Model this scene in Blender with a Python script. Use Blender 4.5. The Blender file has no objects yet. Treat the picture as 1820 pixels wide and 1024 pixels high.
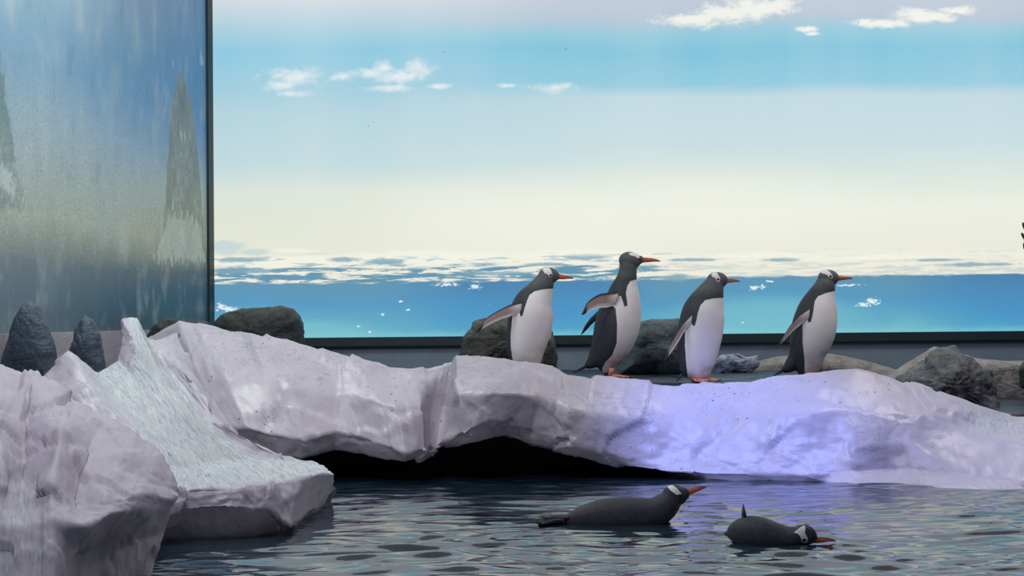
import bpy, bmesh, math, random
import numpy as np
from mathutils import Vector, Matrix, noise as mn

S = bpy.context.scene
COL = S.collection
R = math.radians

# ------------------------------------------------------------------ camera
F = 2886.0                       # focal length in pixels of the 1820 px frame
CAM = Vector((0, 0, 0.95))       # metres above the pool water
PITCH = math.atan(48 / F)
ROLL = R(-0.55)
M3 = Matrix.Rotation(R(90) + PITCH, 3, 'X') @ Matrix.Rotation(ROLL, 3, 'Z')
cd = bpy.data.cameras.new('camera')
cd.sensor_width = 36
cd.lens = F / 1820 * 36
cd.clip_end = 200
cam = bpy.data.objects.new('camera', cd)
COL.objects.link(cam)
cam.matrix_world = Matrix.Translation(CAM) @ M3.to_4x4()
S.camera = cam

# ------------------------------------------------------------------ world, exposure
w = bpy.data.worlds.new('dim_hall')
S.world = w
w.use_nodes = True
w.node_tree.nodes['Background'].inputs[0].default_value = (0.30, 0.36, 0.50, 1)
w.node_tree.nodes['Background'].inputs[1].default_value = 0.26
S.view_settings.view_transform = 'Standard'
S.view_settings.look = 'None'
S.view_settings.exposure = 0.0
S.view_settings.gamma = 1.0
S.view_settings.use_curve_mapping = False


# ------------------------------------------------------------------ lamps
def lamp(name, kind, loc, target, energy, color, size=1.0, sizey=None, spot=None, blend=0.6):
    l = bpy.data.lights.new(name, kind)
    l.energy = energy
    l.color = color
    if kind == 'AREA':
        l.shape = 'RECTANGLE'
        l.size = size
        l.size_y = sizey or size
    else:
        l.shadow_soft_size = size
    if kind == 'SPOT':
        l.spot_size = R(spot)
        l.spot_blend = blend
    o = bpy.data.objects.new(name, l)
    COL.objects.link(o)
    o.location = loc
    o.rotation_euler = (Vector(target) - Vector(loc)).to_track_quat('-Z', 'Y').to_euler()
    return o


lamp('hall_lamp', 'AREA', (-1.5, 5.0, 4.6), (-0.6, 9.8, 0.5), 118, (0.92, 0.86, 1.0), 2.6, 1.2)
lamp('ceiling_lamp', 'AREA', (-2.0, 9.2, 4.4), (-2.1, 8.2, 0.3), 95, (0.92, 1.0, 0.96), 1.2, 1.2)
lamp('ceiling_lamp', 'AREA', (3.6, 9.6, 4.4), (3.1, 9.8, 0.5), 85, (1.0, 0.95, 0.95), 1.5, 1.5)
lamp('blue_spot', 'SPOT', (1.0, 6.2, 4.3), (1.28, 9.45, 0.12), 1350, (0.20, 0.28, 1.0), 0.12, None, 21, 1.0)
lamp('blue_spot', 'SPOT', (1.9, 6.0, 4.3), (2.55, 9.0, 0.0), 480, (0.34, 0.38, 1.0), 0.12, None, 24, 1.0)
lamp('glint_lamp', 'SPOT', (-1.0, 4.5, 3.9), (-0.8, 9.5, 0.6), 95, (1.0, 0.9, 1.0), 0.05, None, 42, 1.0)


# ------------------------------------------------------------------ pixel helpers
def ray(px, py):
    return M3 @ Vector(((px - 910) / F, -(py - 512) / F, -1))


def at(px, py, D):
    d = ray(px, py)
    return CAM + d * (D / d.y)


def atz(px, py, z):
    d = ray(px, py)
    return CAM + d * ((z - CAM.z) / d.z)


# ------------------------------------------------------------------ node helpers
def srgb(r, g=None, b=None):
    if g is None:
        r, g, b = r
    f = lambda c: (c / 255 / 12.92) if c / 255 <= 0.04045 else ((c / 255 + 0.055) / 1.055) ** 2.4
    return (f(r), f(g), f(b), 1.0)


class G:
    """Small wrapper for writing procedural node graphs."""

    def __init__(s, name):
        s.m = bpy.data.materials.new(name)
        s.m.use_nodes = True
        s.t = s.m.node_tree
        s.b = s.t.nodes['Principled BSDF']
        s.out = s.t.nodes['Material Output']

    def put(s, sock, v):
        if isinstance(v, bpy.types.NodeSocket):
            s.t.links.new(v, sock)
        else:
            if sock.type == 'RGBA' and len(v) == 3:
                v = (*v, 1)
            sock.default_value = v

    def node(s, kind, **kw):
        n = s.t.nodes.new(kind)
        for k, v in kw.items():
            setattr(n, k, v)
        return n

    def math(s, op, a, b=None, c=None, clamp=False):
        n = s.node('ShaderNodeMath', operation=op)
        n.use_clamp = clamp
        s.put(n.inputs[0], a)
        if b is not None: s.put(n.inputs[1], b)
        if c is not None: s.put(n.inputs[2], c)
        return n.outputs[0]

    def add(s, a, b): return s.math('ADD', a, b)
    def sub(s, a, b): return s.math('SUBTRACT', a, b)
    def mul(s, a, b): return s.math('MULTIPLY', a, b)
    def mx(s, a, b): return s.math('MAXIMUM', a, b)
    def mn(s, a, b): return s.math('MINIMUM', a, b)

    def smooth(s, v, lo, hi, a=0.0, b=1.0):
        n = s.node('ShaderNodeMapRange', interpolation_type='SMOOTHSTEP')
        s.put(n.inputs[0], v)
        for i, q in enumerate((lo, hi, a, b)): s.put(n.inputs[1 + i], q)
        return n.outputs[0]

    def ramp(s, v, stops, interp='LINEAR'):
        n = s.node('ShaderNodeValToRGB')
        n.color_ramp.interpolation = interp
        e = n.color_ramp.elements
        for i, (p, c) in enumerate(stops):
            q = e[i] if i < 2 else e.new(p)
            q.position = p
            q.color = c if len(c) == 4 else (*c, 1)
        s.put(n.inputs[0], v)
        return n.outputs[0]

    def mix(s, f, a, b):
        n = s.node('ShaderNodeMix', data_type='RGBA')
        s.put(n.inputs[0], f)
        s.put(n.inputs[6], a)
        s.put(n.inputs[7], b)
        return n.outputs[2]

    def xyz(s, x, y, z=0.0):
        n = s.node('ShaderNodeCombineXYZ')
        for i, v in enumerate((x, y, z)): s.put(n.inputs[i], v)
        return n.outputs[0]

    def sep(s, v):
        n = s.node('ShaderNodeSeparateXYZ')
        s.put(n.inputs[0], v)
        return n.outputs

    def noise(s, vec, scale=5, detail=4, rough=0.5, dist=0.0, out=0):
        n = s.node('ShaderNodeTexNoise')
        s.put(n.inputs['Vector'], vec)
        s.put(n.inputs['Scale'], scale)
        s.put(n.inputs['Detail'], detail)
        s.put(n.inputs['Roughness'], rough)
        s.put(n.inputs['Distortion'], dist)
        return n.outputs[out]

    def voro(s, vec, scale, rand=1.0):
        n = s.node('ShaderNodeTexVoronoi')
        s.put(n.inputs['Vector'], vec)
        s.put(n.inputs['Scale'], scale)
        s.put(n.inputs['Randomness'], rand)
        return n.outputs['Distance']

    def coord(s, which='Object'):
        return s.node('ShaderNodeTexCoord').outputs[which]

    def scale(s, vec, sc, rot=(0, 0, 0)):
        n = s.node('ShaderNodeMapping')
        s.put(n.inputs[0], vec)
        n.inputs['Rotation'].default_value = rot
        n.inputs['Scale'].default_value = sc
        return n.outputs[0]

    def attr(s, name, out='Fac'):
        return s.node('ShaderNodeAttribute', attribute_name=name).outputs[out]

    def bump(s, h, strength, dist=0.02):
        n = s.node('ShaderNodeBump')
        s.put(n.inputs['Height'], h)
        n.inputs['Strength'].default_value = strength
        n.inputs['Distance'].default_value = dist
        s.put(s.b.inputs['Normal'], n.outputs[0])
        return n.outputs[0]

    def base(s, c, rough=0.6, spec=0.5):
        s.put(s.b.inputs['Base Color'], c)
        s.put(s.b.inputs['Roughness'], rough)
        s.b.inputs['Specular IOR Level'].default_value = spec

    def set(s, k, v): s.put(s.b.inputs[k], v)


# ------------------------------------------------------------------ mesh helpers
def mesh_obj(name, verts, faces, mat, parent=None, smooth=True, attrs=None, origin=None, uv=None):
    me = bpy.data.meshes.new(name)
    if origin is not None:
        verts = [Vector(v) - Vector(origin) for v in verts]
    me.from_pydata([tuple(v) for v in verts], [], [tuple(f) for f in faces])
    me.update()
    me.polygons.foreach_set('use_smooth', [smooth] * len(me.polygons))
    if attrs:
        for k, vals in attrs.items():
            a = me.attributes.new(k, 'FLOAT', 'POINT')
            a.data.foreach_set('value', np.asarray(vals, dtype=np.float32))
    if uv is not None:
        l = me.uv_layers.new(name='UVMap')
        for lp in me.loops:
            l.data[lp.index].uv = uv[lp.vertex_index]
    me.materials.append(mat)
    o = bpy.data.objects.new(name, me)
    COL.objects.link(o)
    if parent is not None:
        o.parent = parent
    elif origin is not None:
        o.location = origin
    return o


def fix_normals(o):
    bm = bmesh.new()
    bm.from_mesh(o.data)
    bmesh.ops.recalc_face_normals(bm, faces=bm.faces)
    bm.to_mesh(o.data)
    bm.free()


def tag(o, label=None, cat=None, group=None, kind=None):
    if label: o['label'] = label
    if cat: o['category'] = cat
    if group: o['group'] = group
    if kind: o['kind'] = kind
    return o


def empty(name, loc):
    o = bpy.data.objects.new(name, None)
    o.empty_display_size = 0.1
    COL.objects.link(o)
    o.location = loc
    return o


def box(name, lo, hi, mat, kind='structure', bevel=0.0):
    bm = bmesh.new()
    bmesh.ops.create_cube(bm, size=1)
    c = (Vector(lo) + Vector(hi)) / 2
    d = Vector(hi) - Vector(lo)
    for v in bm.verts:
        v.co = Vector((v.co.x * d.x, v.co.y * d.y, v.co.z * d.z))
    if bevel:
        bmesh.ops.bevel(bm, geom=bm.edges[:], offset=bevel, segments=2, affect='EDGES')
    me = bpy.data.meshes.new(name)
    bm.to_mesh(me)
    bm.free()
    me.materials.append(mat)
    o = bpy.data.objects.new(name, me)
    o.location = c
    COL.objects.link(o)
    if kind: o['kind'] = kind
    return o


def in_poly(px, py, poly):
    inside = False
    n = len(poly)
    for i in range(n):
        x1, y1 = poly[i]
        x2, y2 = poly[(i + 1) % n]
        if (y1 > py) != (y2 > py) and px < (x2 - x1) * (py - y1) / (y2 - y1) + x1:
            inside = not inside
    return inside


def poly_mask(px, py, poly, soft):
    """soft inside-ness of a point in a polygon (1 inside, 0 outside)"""
    d = 1e9
    n = len(poly)
    for i in range(n):
        x1, y1 = poly[i]
        x2, y2 = poly[(i + 1) % n]
        dx, dy = x2 - x1, y2 - y1
        t = max(0, min(1, ((px - x1) * dx + (py - y1) * dy) / (dx * dx + dy * dy + 1e-9)))
        q = math.hypot(px - x1 - t * dx, py - y1 - t * dy)
        if q < d: d = q
    if not in_poly(px, py, poly): d = -d
    return max(0.0, min(1.0, 0.5 + d / (2 * soft)))


# ------------------------------------------------------------------ SETTING: mural walls
DW = 12.5                                    # distance of the back wall
corner = at(377, 560, DW)
XC = corner.x


def ellipses(g, u, v, items, nz, amp):
    """union of soft noisy ellipses given in wall metres; returns a field >0 inside"""
    f = None
    for (cx, cy, rx, ry) in items:
        dx = g.math('MULTIPLY_ADD', u, 1 / rx, -cx / rx)
        dy = g.math('MULTIPLY_ADD', v, 1 / ry, -cy / ry)
        d = g.math('SQRT', g.add(g.mul(dx, dx), g.mul(dy, dy)))
        e = g.sub(1.0, d)
        f = e if f is None else g.mx(f, e)
    return g.math('MULTIPLY_ADD', nz, amp, f)


def mural_material():
    g = G('backlit_antarctic_print')
    uv = g.sep(g.coord('UV'))
    u, v = uv[0], uv[1]
    P = g.xyz(u, v)

    def W(px, py):
        p = at(px, py, DW)
        return p.x, p.z
    sc = F / DW

    def E(lst):
        return [(*W(x, y), rx / sc, ry / sc) for x, y, rx, ry in lst]
    yv = lambda py: W(910, py)[1]
    top = 3.6
    bot = 0.75
    nb = g.noise(g.scale(P, (0.55, 1.6, 1)), 1.2, 3, 0.5)
    vv = g.math('MULTIPLY_ADD', nb, 0.16, g.sub(v, 0.08))
    t = g.math('MULTIPLY_ADD', vv, 1 / (top - bot), -bot / (top - bot))
    T = lambda py: (yv(py) - bot) / (top - bot)
    left = g.ramp(t, [(T(470), srgb(236, 236, 214)), (T(400), srgb(228, 232, 212)), (T(335), srgb(222, 231, 218)),
                      (T(290), srgb(190, 218, 222)), (T(200), srgb(172, 210, 222)), (T(150), srgb(148, 202, 222)),
                      (T(85), srgb(124, 198, 224)), (T(50), srgb(160, 205, 222)), (T(5), srgb(205, 217, 226)),
                      (T(-100), srgb(228, 224, 232))])
    right = g.ramp(t, [(T(470), srgb(238, 238, 220)), (T(380), srgb(242, 243, 228)), (T(335), srgb(226, 236, 225)),
                       (T(260), srgb(200, 224, 228)), (T(175), srgb(190, 218, 228)), (T(152), srgb(135, 202, 224)),
                       (T(90), srgb(112, 194, 220)), (T(62), srgb(136, 200, 222)), (T(35), srgb(180, 197, 214)),
                       (T(-60), srgb(205, 206, 220))])
    hx = g.smooth(g.math('MULTIPLY_ADD', nb, 0.6, u), W(620, 0)[0], W(1250, 0)[0])
    sky = g.mix(hx, left, right)
    # bright bloom in the middle of the cream haze
    bl = g.smooth(ellipses(g, u, v, E([(960, 390, 420, 90), (1250, 360, 400, 70)]), nb, 0.3), 0.0, 0.9)
    sky = g.mix(g.mul(bl, 0.45), sky, srgb(250, 250, 236))
    # faint vertical folds of the printed fabric
    fold = g.noise(g.xyz(g.mul(u, 1.3), g.mul(v, 0.05)), 1.2, 2, 0.5)
    sky = g.mix(g.smooth(fold, 0.3, 0.8, 0, 0.16), sky, srgb(232, 238, 240))
    # clouds
    cn = g.sub(g.noise(g.scale(P, (1, 1.6, 1)), 7.5, 7, 0.66), 0.5)
    fn = g.sub(g.noise(g.scale(P, (1, 1.5, 1)), 38, 4, 0.6), 0.5)
    cl1 = ellipses(g, u, v, E([(524, 137, 56, 17), (500, 150, 34, 12), (522, 166, 34, 7), (608, 136, 24, 9), (655, 130, 40, 12), (682, 120, 24, 15),
                               (742, 124, 32, 19), (705, 136, 52, 14), (692, 156, 46, 8), (780, 153, 22, 6), (902, 152, 22, 6),
                               (985, 156, 44, 10)]), cn, 2.6)
    cl2 = ellipses(g, u, v, E([(1235, 36, 72, 14), (1290, 26, 84, 20), (1345, 14, 75, 18), (1382, 10, 34, 14), (1570, 42, 60, 9),
                               (1640, 28, 60, 15), (1700, 18, 44, 8), (1432, 52, 22, 6), (1444, 60, 14, 4)]), cn, 2.4)
    sky = g.mix(g.smooth(cl1, -0.25, 1.1, 0, 0.95), sky, srgb(232, 240, 240))
    sky = g.mix(g.smooth(cl2, -0.2, 0.7, 0, 0.97), sky, srgb(246, 247, 238))
    # polar sea, streaked with pack ice
    seat = g.math('MULTIPLY_ADD', g.noise(g.scale(P, (0.8, 2, 1)), 1.5, 4, 0.55), 0.26, g.sub(v, 0.13))
    st = g.math('MULTIPLY_ADD', seat, 1 / 0.46, -0.78 / 0.46)
    s1 = g.ramp(st, [(0.05, srgb(98, 182, 200)), (0.3, srgb(70, 165, 196)), (0.6, srgb(52, 146, 192)), (0.95, srgb(70, 140, 172))])
    s2 = g.ramp(st, [(0.05, srgb(40, 158, 196)), (0.4, srgb(14, 140, 196)), (0.95, srgb(24, 118, 170))])
    deep = g.mx(g.smooth(u, W(1560, 0)[0], W(1740, 0)[0]), g.mul(g.smooth(u, W(640, 0)[0], W(860, 0)[0]), g.smooth(u, W(1180, 0)[0], W(1060, 0)[0])))
    sea = g.mix(deep, s1, s2)
    teal = g.smooth(ellipses(g, u, v, E([(1360, 560, 190, 40), (1250, 585, 160, 20), (560, 590, 140, 25)]), nb, 0.5), 0.1, 0.9, 0, 0.6)
    sea = g.mix(teal, sea, srgb(112, 194, 208))
    foot = g.smooth(g.math('MULTIPLY_ADD', cn, 0.05, v), yv(583), yv(598), 0, 0.55)
    sea = g.mix(foot, sea, srgb(122, 200, 214))
    # bank of pack ice between the sea and the haze
    sn = g.noise(g.scale(P, (1.6, 15, 1)), 2.2, 7, 0.66, 0.35)
    lead = g.ramp(sn, [(0.40, srgb(52, 118, 150)), (0.47, srgb(120, 170, 190)), (0.53, srgb(238, 236, 218)), (0.75, srgb(252, 250, 238))])
    edge = g.math('MULTIPLY_ADD', g.noise(g.scale(P, (1, 6, 1)), 5, 5, 0.6), 0.05, g.sub(v, 0.025))
    ybl = g.smooth(u, W(1150, 0)[0], W(1300, 0)[0], yv(501), yv(496))
    icemask = g.smooth(g.sub(edge, ybl), -0.006, 0.012)
    upper = g.mix(g.smooth(edge, yv(480), yv(464)), lead, g.mix(g.smooth(sn, 0.40, 0.47), srgb(176, 200, 206), srgb(247, 246, 230)))
    leftsea = g.mul(g.smooth(u, W(1230, 0)[0], W(1090, 0)[0]), g.smooth(v, yv(472), yv(478)))
    calm = g.smooth(u, W(1080, 0)[0], W(1260, 0)[0], 0, 0.72)
    upper = g.mix(calm, upper, srgb(243, 241, 224))
    upper = g.mix(g.mul(g.mul(leftsea, g.smooth(sn, 0.56, 0.47)), 0.9), upper, srgb(70, 140, 172))
    blue = ellipses(g, u, v, E([(612, 462, 42, 7), (690, 464, 50, 7), (1040, 457, 60, 8), (960, 470, 40, 5), (1205, 494, 40, 9), (430, 462, 60, 7), (880, 486, 90, 5),
                                (440, 482, 90, 6), (1390, 462, 45, 5), (1740, 470, 90, 5), (1660, 462, 60, 4), (1230, 462, 60, 4)]), cn, 1.5)
    hz = g.mix(g.smooth(edge, yv(456), yv(446)), upper, sky)
    pic = g.mix(icemask, sea, hz)
    pic = g.mix(g.smooth(blue, 0.05, 0.6, 0, 0.82), pic, srgb(112, 160, 180))
    mt = ellipses(g, u, v, E([(400, 440, 48, 16), (455, 448, 40, 7)]), cn, 1.4)
    pic = g.mix(g.smooth(mt, 0.0, 0.5, 0, 0.6), pic, srgb(176, 206, 214))
    ridge = ellipses(g, u, v, E([(520, 446, 60, 6), (760, 452, 190, 9), (1020, 449, 130, 9), (1350, 454, 120, 7), (1560, 458, 200, 6)]), cn, 1.0)
    pic = g.mix(g.smooth(ridge, 0.0, 0.6, 0, 0.55), pic, srgb(252, 250, 236))
    # floating fragments
    fr = ellipses(g, u, v, E([(845, 510, 11, 5), (1534, 541, 14, 4), (1550, 536, 15, 7), (1340, 512, 9, 5), (1354, 510, 7, 4), (1368, 500, 9, 2), (795, 506, 24, 3),
                              (405, 549, 22, 5), (392, 545, 8, 7), (712, 536, 4, 2), (726, 551, 5, 2), (680, 559, 5, 2.5), (637, 580, 4, 2), (656, 590, 4, 2),
                              (520, 502, 18, 2), (1510, 507, 26, 2), (1320, 573, 3, 2)]), fn, 4.0)
    pic = g.mix(g.smooth(fr, 0.0, 0.7), pic, srgb(232, 244, 244))
    dots = g.smooth(g.voro(P, 9), 0.035, 0.02)
    pic = g.mix(g.mul(g.mul(dots, g.smooth(v, yv(500), yv(520))), 0.6), pic, srgb(220, 240, 240))
    # paper grain
    gr = g.noise(P, 160, 2, 0.7)
    pic = g.mix(0.10, pic, g.ramp(gr, [(0.3, (0.25, 0.35, 0.4, 1)), (0.7, (1, 1, 1, 1))]))
    specks = g.smooth(g.voro(P, 3.1), 0.022, 0.012)
    pic = g.mix(g.mul(specks, 0.7), pic, srgb(60, 70, 70))
    g.base((0.02, 0.02, 0.02, 1), 0.45, 0.25)
    g.set('Emission Color', pic)
    g.set('Emission Strength', 0.97)
    return g.m


def flat(name, c, rough=0.6, spec=0.5, var=0.25, sc=6, bump=0.2):
    g = G(name)
    n = g.noise(g.coord(), sc, 6, 0.6)
    c2 = tuple(x * (1 - var) for x in c[:3]) + (1,)
    g.base(g.mix(n, c, c2), rough, spec)
    g.bump(n, bump)
    return g.m


DARK = flat('dark_teal_frame', srgb(28, 48, 54), 0.5)
KERB = flat('slate_kerb', srgb(128, 146, 158), 0.7, 0.3, 0.35, 9)
WALLM = flat('dark_wall', srgb(40, 48, 58), 0.8)

wall_back = box('wall_back', (XC - 0.3, DW + 0.09, -1.3), (7.2, DW + 0.3, 5.2), WALLM)
box('ceiling', (XC - 1.5, 1.5, 5.2), (7.2, DW + 0.3, 5.35), flat('pale_ceiling', srgb(225, 222, 205), 0.9))
zb = at(910, 597, DW).z
# printed, backlit panel
mx0, mx1, mz0, mz1 = XC + 0.01, 7.0, zb, 5.0
vs, uvs = [], []
for (x, z) in ((mx0, mz0), (mx1, mz0), (mx1, mz1), (mx0, mz1)):
    vs.append((x, DW, z)); uvs.append((x, z))
for (x, z) in ((mx0, mz0), (mx1, mz0), (mx1, mz1), (mx0, mz1)):
    vs.append((x, DW + 0.085, z)); uvs.append((x, z))
mural = mesh_obj('mural', vs, [(0, 1, 2, 3), (5, 4, 7, 6), (0, 4, 5, 1), (1, 5, 6, 2), (2, 6, 7, 3), (3, 7, 4, 0)],
                 mural_material(), uv=uvs, smooth=False)
tag(mural, 'wide bright backdrop of cloudy blue sky over pack ice and polar sea behind the penguins', 'mural')
box('trim_1', (XC, DW - 0.05, zb - 0.075), (7.2, DW + 0.085, zb - 0.001), DARK, bevel=0.008)
box('trim_2', (XC, DW + 0.0, -1.2), (7.2, DW + 0.085, zb - 0.078), KERB)

# left wall, angled out of the corner towards the viewer
A = Vector((XC, DW, 0))
q = at(0, 560, 9.2)
B = Vector((q.x, q.y, 0))
ld = (B - A).normalized()
ln = Vector((-ld.y, ld.x, 0))
if ln.dot(-A) < 0: ln = -ln
LLEN = (B - A).length


def wall_hit(px, py):
    d = ray(px, py)
    t = (A - CAM).dot(ln) / d.dot(ln)
    p = CAM + d * t
    return (p - A).dot(ld), p.z


def left_material():
    g = G('weathered_iceberg_print')
    uv = g.sep(g.coord('UV'))
    u, v = uv[0], uv[1]
    P = g.xyz(u, v)

    def hull(photo_pts, nz, amp, soft):
        """soft convex outline, corners measured on the panel"""
        pts = [wall_hit(*p) for p in photo_pts]
        n = len(pts)
        cx = sum(p[0] for p in pts) / n; cy = sum(p[1] for p in pts) / n
        f = None
        for i in range(n):
            (x1, y1), (x2, y2) = pts[i], pts[(i + 1) % n]
            nx, ny = y2 - y1, x1 - x2
            L = math.hypot(nx, ny); nx /= L; ny /= L
            if (cx - x1) * nx + (cy - y1) * ny < 0: nx, ny = -nx, -ny
            e = g.math('MULTIPLY_ADD', u, nx, g.math('MULTIPLY_ADD', v, ny, -(x1 * nx + y1 * ny)))
            f = e if f is None else g.mn(f, e)
        return g.smooth(g.math('MULTIPLY_ADD', nz, amp, f), 0, soft)

    def tri(a, b, c, nz, amp, soft): return hull((a, b, c), nz, amp, soft)
    mid = lambda py: wall_hit(190, py)[1]
    z0, z1 = 0.7, 3.2
    nb = g.noise(g.scale(P, (0.7, 1.2, 1)), 1.3, 4, 0.55)
    vv = g.math('MULTIPLY_ADD', nb, 0.22, g.sub(v, 0.11))
    t = g.math('MULTIPLY_ADD', vv, 1 / (z1 - z0), -z0 / (z1 - z0))
    T = lambda py: (mid(py) - z0) / (z1 - z0)
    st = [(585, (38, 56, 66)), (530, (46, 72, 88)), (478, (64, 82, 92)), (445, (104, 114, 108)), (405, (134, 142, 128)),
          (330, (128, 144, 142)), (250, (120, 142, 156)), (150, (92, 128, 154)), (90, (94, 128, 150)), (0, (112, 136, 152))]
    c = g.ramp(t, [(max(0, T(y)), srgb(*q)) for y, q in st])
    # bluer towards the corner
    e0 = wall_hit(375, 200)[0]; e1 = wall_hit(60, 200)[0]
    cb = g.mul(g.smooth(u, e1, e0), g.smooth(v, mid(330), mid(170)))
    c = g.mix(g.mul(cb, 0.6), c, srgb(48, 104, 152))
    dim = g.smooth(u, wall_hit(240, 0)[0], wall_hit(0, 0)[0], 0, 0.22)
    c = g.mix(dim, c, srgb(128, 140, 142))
    nz = g.sub(g.noise(g.scale(P, (6, 2.2, 1)), 3, 5, 0.65), 0.5)
    sp = hull([(320, 116), (341, 185), (355, 300), (365, 455), (286, 455), (296, 300), (303, 190)], nz, 0.11, 0.02)
    wisp = g.mx(hull([(306, 92), (312, 118), (304, 124)], nz, 0.1, 0.03), hull([(356, 72), (364, 120), (352, 118)], nz, 0.1, 0.03))
    c = g.mix(g.mul(wisp, 0.4), c, srgb(150, 180, 200))
    sc_ = g.ramp(g.noise(g.scale(P, (4, 1.4, 1)), 3, 5, 0.6), [(0.35, srgb(78, 92, 92)), (0.60, srgb(104, 114, 106)), (0.70, srgb(150, 162, 160))])
    c = g.mix(g.mul(sp, 0.88), c, sc_)
    snow = g.mul(hull([(300, 372), (352, 385), (372, 470), (268, 470)], nz, 0.5, 0.06), 0.6)
    c = g.mix(snow, c, srgb(158, 168, 160))
    c = g.mix(g.mul(tri((192, 235), (160, 450), (226, 450), nz, 0.25, 0.1), 0.28), c, srgb(112, 136, 144))
    c = g.mix(g.mul(tri((-10, 20), (-60, 330), (30, 290), nz, 0.16, 0.03), 0.8), c, srgb(78, 100, 98))
    c = g.mix(g.mul(tri((10, 250), (-50, 380), (62, 380), nz, 0.3, 0.06), 0.55), c, srgb(88, 106, 104))
    c = g.mix(g.mul(tri((-30, 200), (-60, 330), (45, 360), nz, 0.45, 0.06), 0.4), c, srgb(186, 196, 196))
    # haze of droplets and grime on the panel
    dr = g.noise(P, 48, 4, 0.8)
    blot = g.noise(g.scale(P, (1.6, 0.7, 1)), 3.2, 5, 0.65)
    c = g.mix(g.smooth(blot, 0.48, 0.72, 0, 0.35), c, srgb(150, 160, 158))
    c = g.mix(g.smooth(blot, 0.46, 0.28, 0, 0.30), c, srgb(70, 90, 98))
    band = g.math('MULTIPLY', g.smooth(v, mid(520), mid(420)), g.smooth(v, mid(60), mid(330)))
    c = g.mix(g.mul(g.smooth(dr, 0.56, 0.66), g.math('MULTIPLY_ADD', band, 0.62, 0.16)), c, srgb(66, 78, 72))
    c = g.mix(g.mul(g.smooth(g.noise(P, 36, 3, 0.8), 0.56, 0.66), g.mul(band, 0.25)), c, srgb(196, 204, 196))
    streak = g.noise(g.xyz(g.mul(u, 22), g.mul(v, 0.5)), 1.4, 4, 0.7)
    c = g.mix(g.smooth(streak, 0.55, 0.80, 0, 0.22), c, srgb(66, 90, 100))
    c = g.mix(g.smooth(streak, 0.42, 0.25, 0, 0.12), c, srgb(168, 182, 186))
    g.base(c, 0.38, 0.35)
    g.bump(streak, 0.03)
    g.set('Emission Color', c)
    g.set('Emission Strength', 0.5)  # glow added to lift the brightness of the print
    return g.m


def quad_slab(name, s0, s1, z0, z1, off, thick, mat, uv=True):
    vs, uvs = [], []
    for o_ in (off, off - thick):
        for (s_, z_) in ((s0, z0), (s1, z0), (s1, z1), (s0, z1)):
            p = A + ld * s_ + ln * o_
            vs.append((p.x, p.y, z_)); uvs.append((s_, z_))
    o = mesh_obj(name, vs, [(0, 1, 2, 3), (5, 4, 7, 6), (0, 4, 5, 1), (1, 5, 6, 2), (2, 6, 7, 3), (3, 7, 4, 0)], mat,
                 uv=uvs if uv else None, smooth=False)
    fix_normals(o)
    return o


tag(quad_slab('wall_left', -0.1, LLEN + 2.2, -1.2, 5.2, -0.06, 0.2, WALLM), kind='structure')
zl = wall_hit(100, 590)[1]
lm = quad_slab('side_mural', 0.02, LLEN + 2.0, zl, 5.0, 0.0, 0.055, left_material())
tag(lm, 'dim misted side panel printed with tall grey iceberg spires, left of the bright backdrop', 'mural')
quad_slab('trim_3', 0.0, 0.10, 0.6, 5.0, 0.02, 0.07, DARK)['kind'] = 'structure'


# ------------------------------------------------------------------ ICE
def ice_material(name, tint=(0.47, 0.435, 0.485), specks=0.0, gloss=0.36, relief=0.30):
    g = G(name)
    P = g.coord('Object')
    n1 = g.noise(P, 1.8, 5, 0.55)
    c = g.mix(g.smooth(n1, 0.3, 0.7), tuple(x * 0.86 for x in tint) + (1,), tint + (1,))
    # fine trowel cracks and grime
    n2 = g.noise(g.scale(P, (2.2, 2.2, 5.0), (0, 0.6, 0.2)), 2.4, 6, 0.62, 1.2)
    crack = g.smooth(g.math('ABSOLUTE', g.sub(n2, 0.5)), 0.0, 0.018, 1, 0)
    gate = g.smooth(g.noise(P, 1.3, 2, 0.5), 0.48, 0.62)
    c = g.mix(g.mul(g.mul(crack, gate), 0.42), c, srgb(96, 98, 116))
    grain = g.noise(P, 70, 3, 0.7)
    c = g.mix(g.smooth(grain, 0.35, 0.75, 0, 0.12), c, srgb(120, 118, 136))
    if specks:
        sp = g.smooth(g.voro(P, 19), 0.13, 0.08)
        sg = g.smooth(g.noise(P, 1.6, 2, 0.5), 0.50, 0.60)
        c = g.mix(g.mul(g.mul(sp, sg), specks), c, srgb(40, 34, 36))
    # frosted, brushed top faces where the attribute says so
    sn = g.attr('frost')
    L = g.attr('flow')
    str_ = g.noise(g.xyz(g.mul(g.attr('across'), 13), g.mul(L, 3.6)), 1.0, 8, 0.78, 1.4)
    fr = g.ramp(str_, [(0.33, srgb(116, 120, 134)), (0.47, srgb(172, 178, 182)), (0.64, srgb(214, 218, 214))])
    c = g.mix(sn, c, fr)
    g.base(c, g.mix(sn, (gloss, gloss, gloss, 1), (0.8, 0.8, 0.8, 1)), 0.4)
    h = g.add(g.add(g.mul(n2, 0.35), g.mul(grain, 0.04)), g.mul(g.mul(str_, sn), 0.35))
    h = g.add(h, g.mul(g.noise(P, 9, 5, 0.6), 0.25))
    g.bump(h, relief, 0.035)
    return g.m


ICE = ice_material('painted_ice')
ICE_M = ice_material('matte_ice', gloss=0.62, relief=0.2)
ICE_R = ice_material('speckled_ice', (0.49, 0.46, 0.505), 0.8, 0.37, 0.24)


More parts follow.
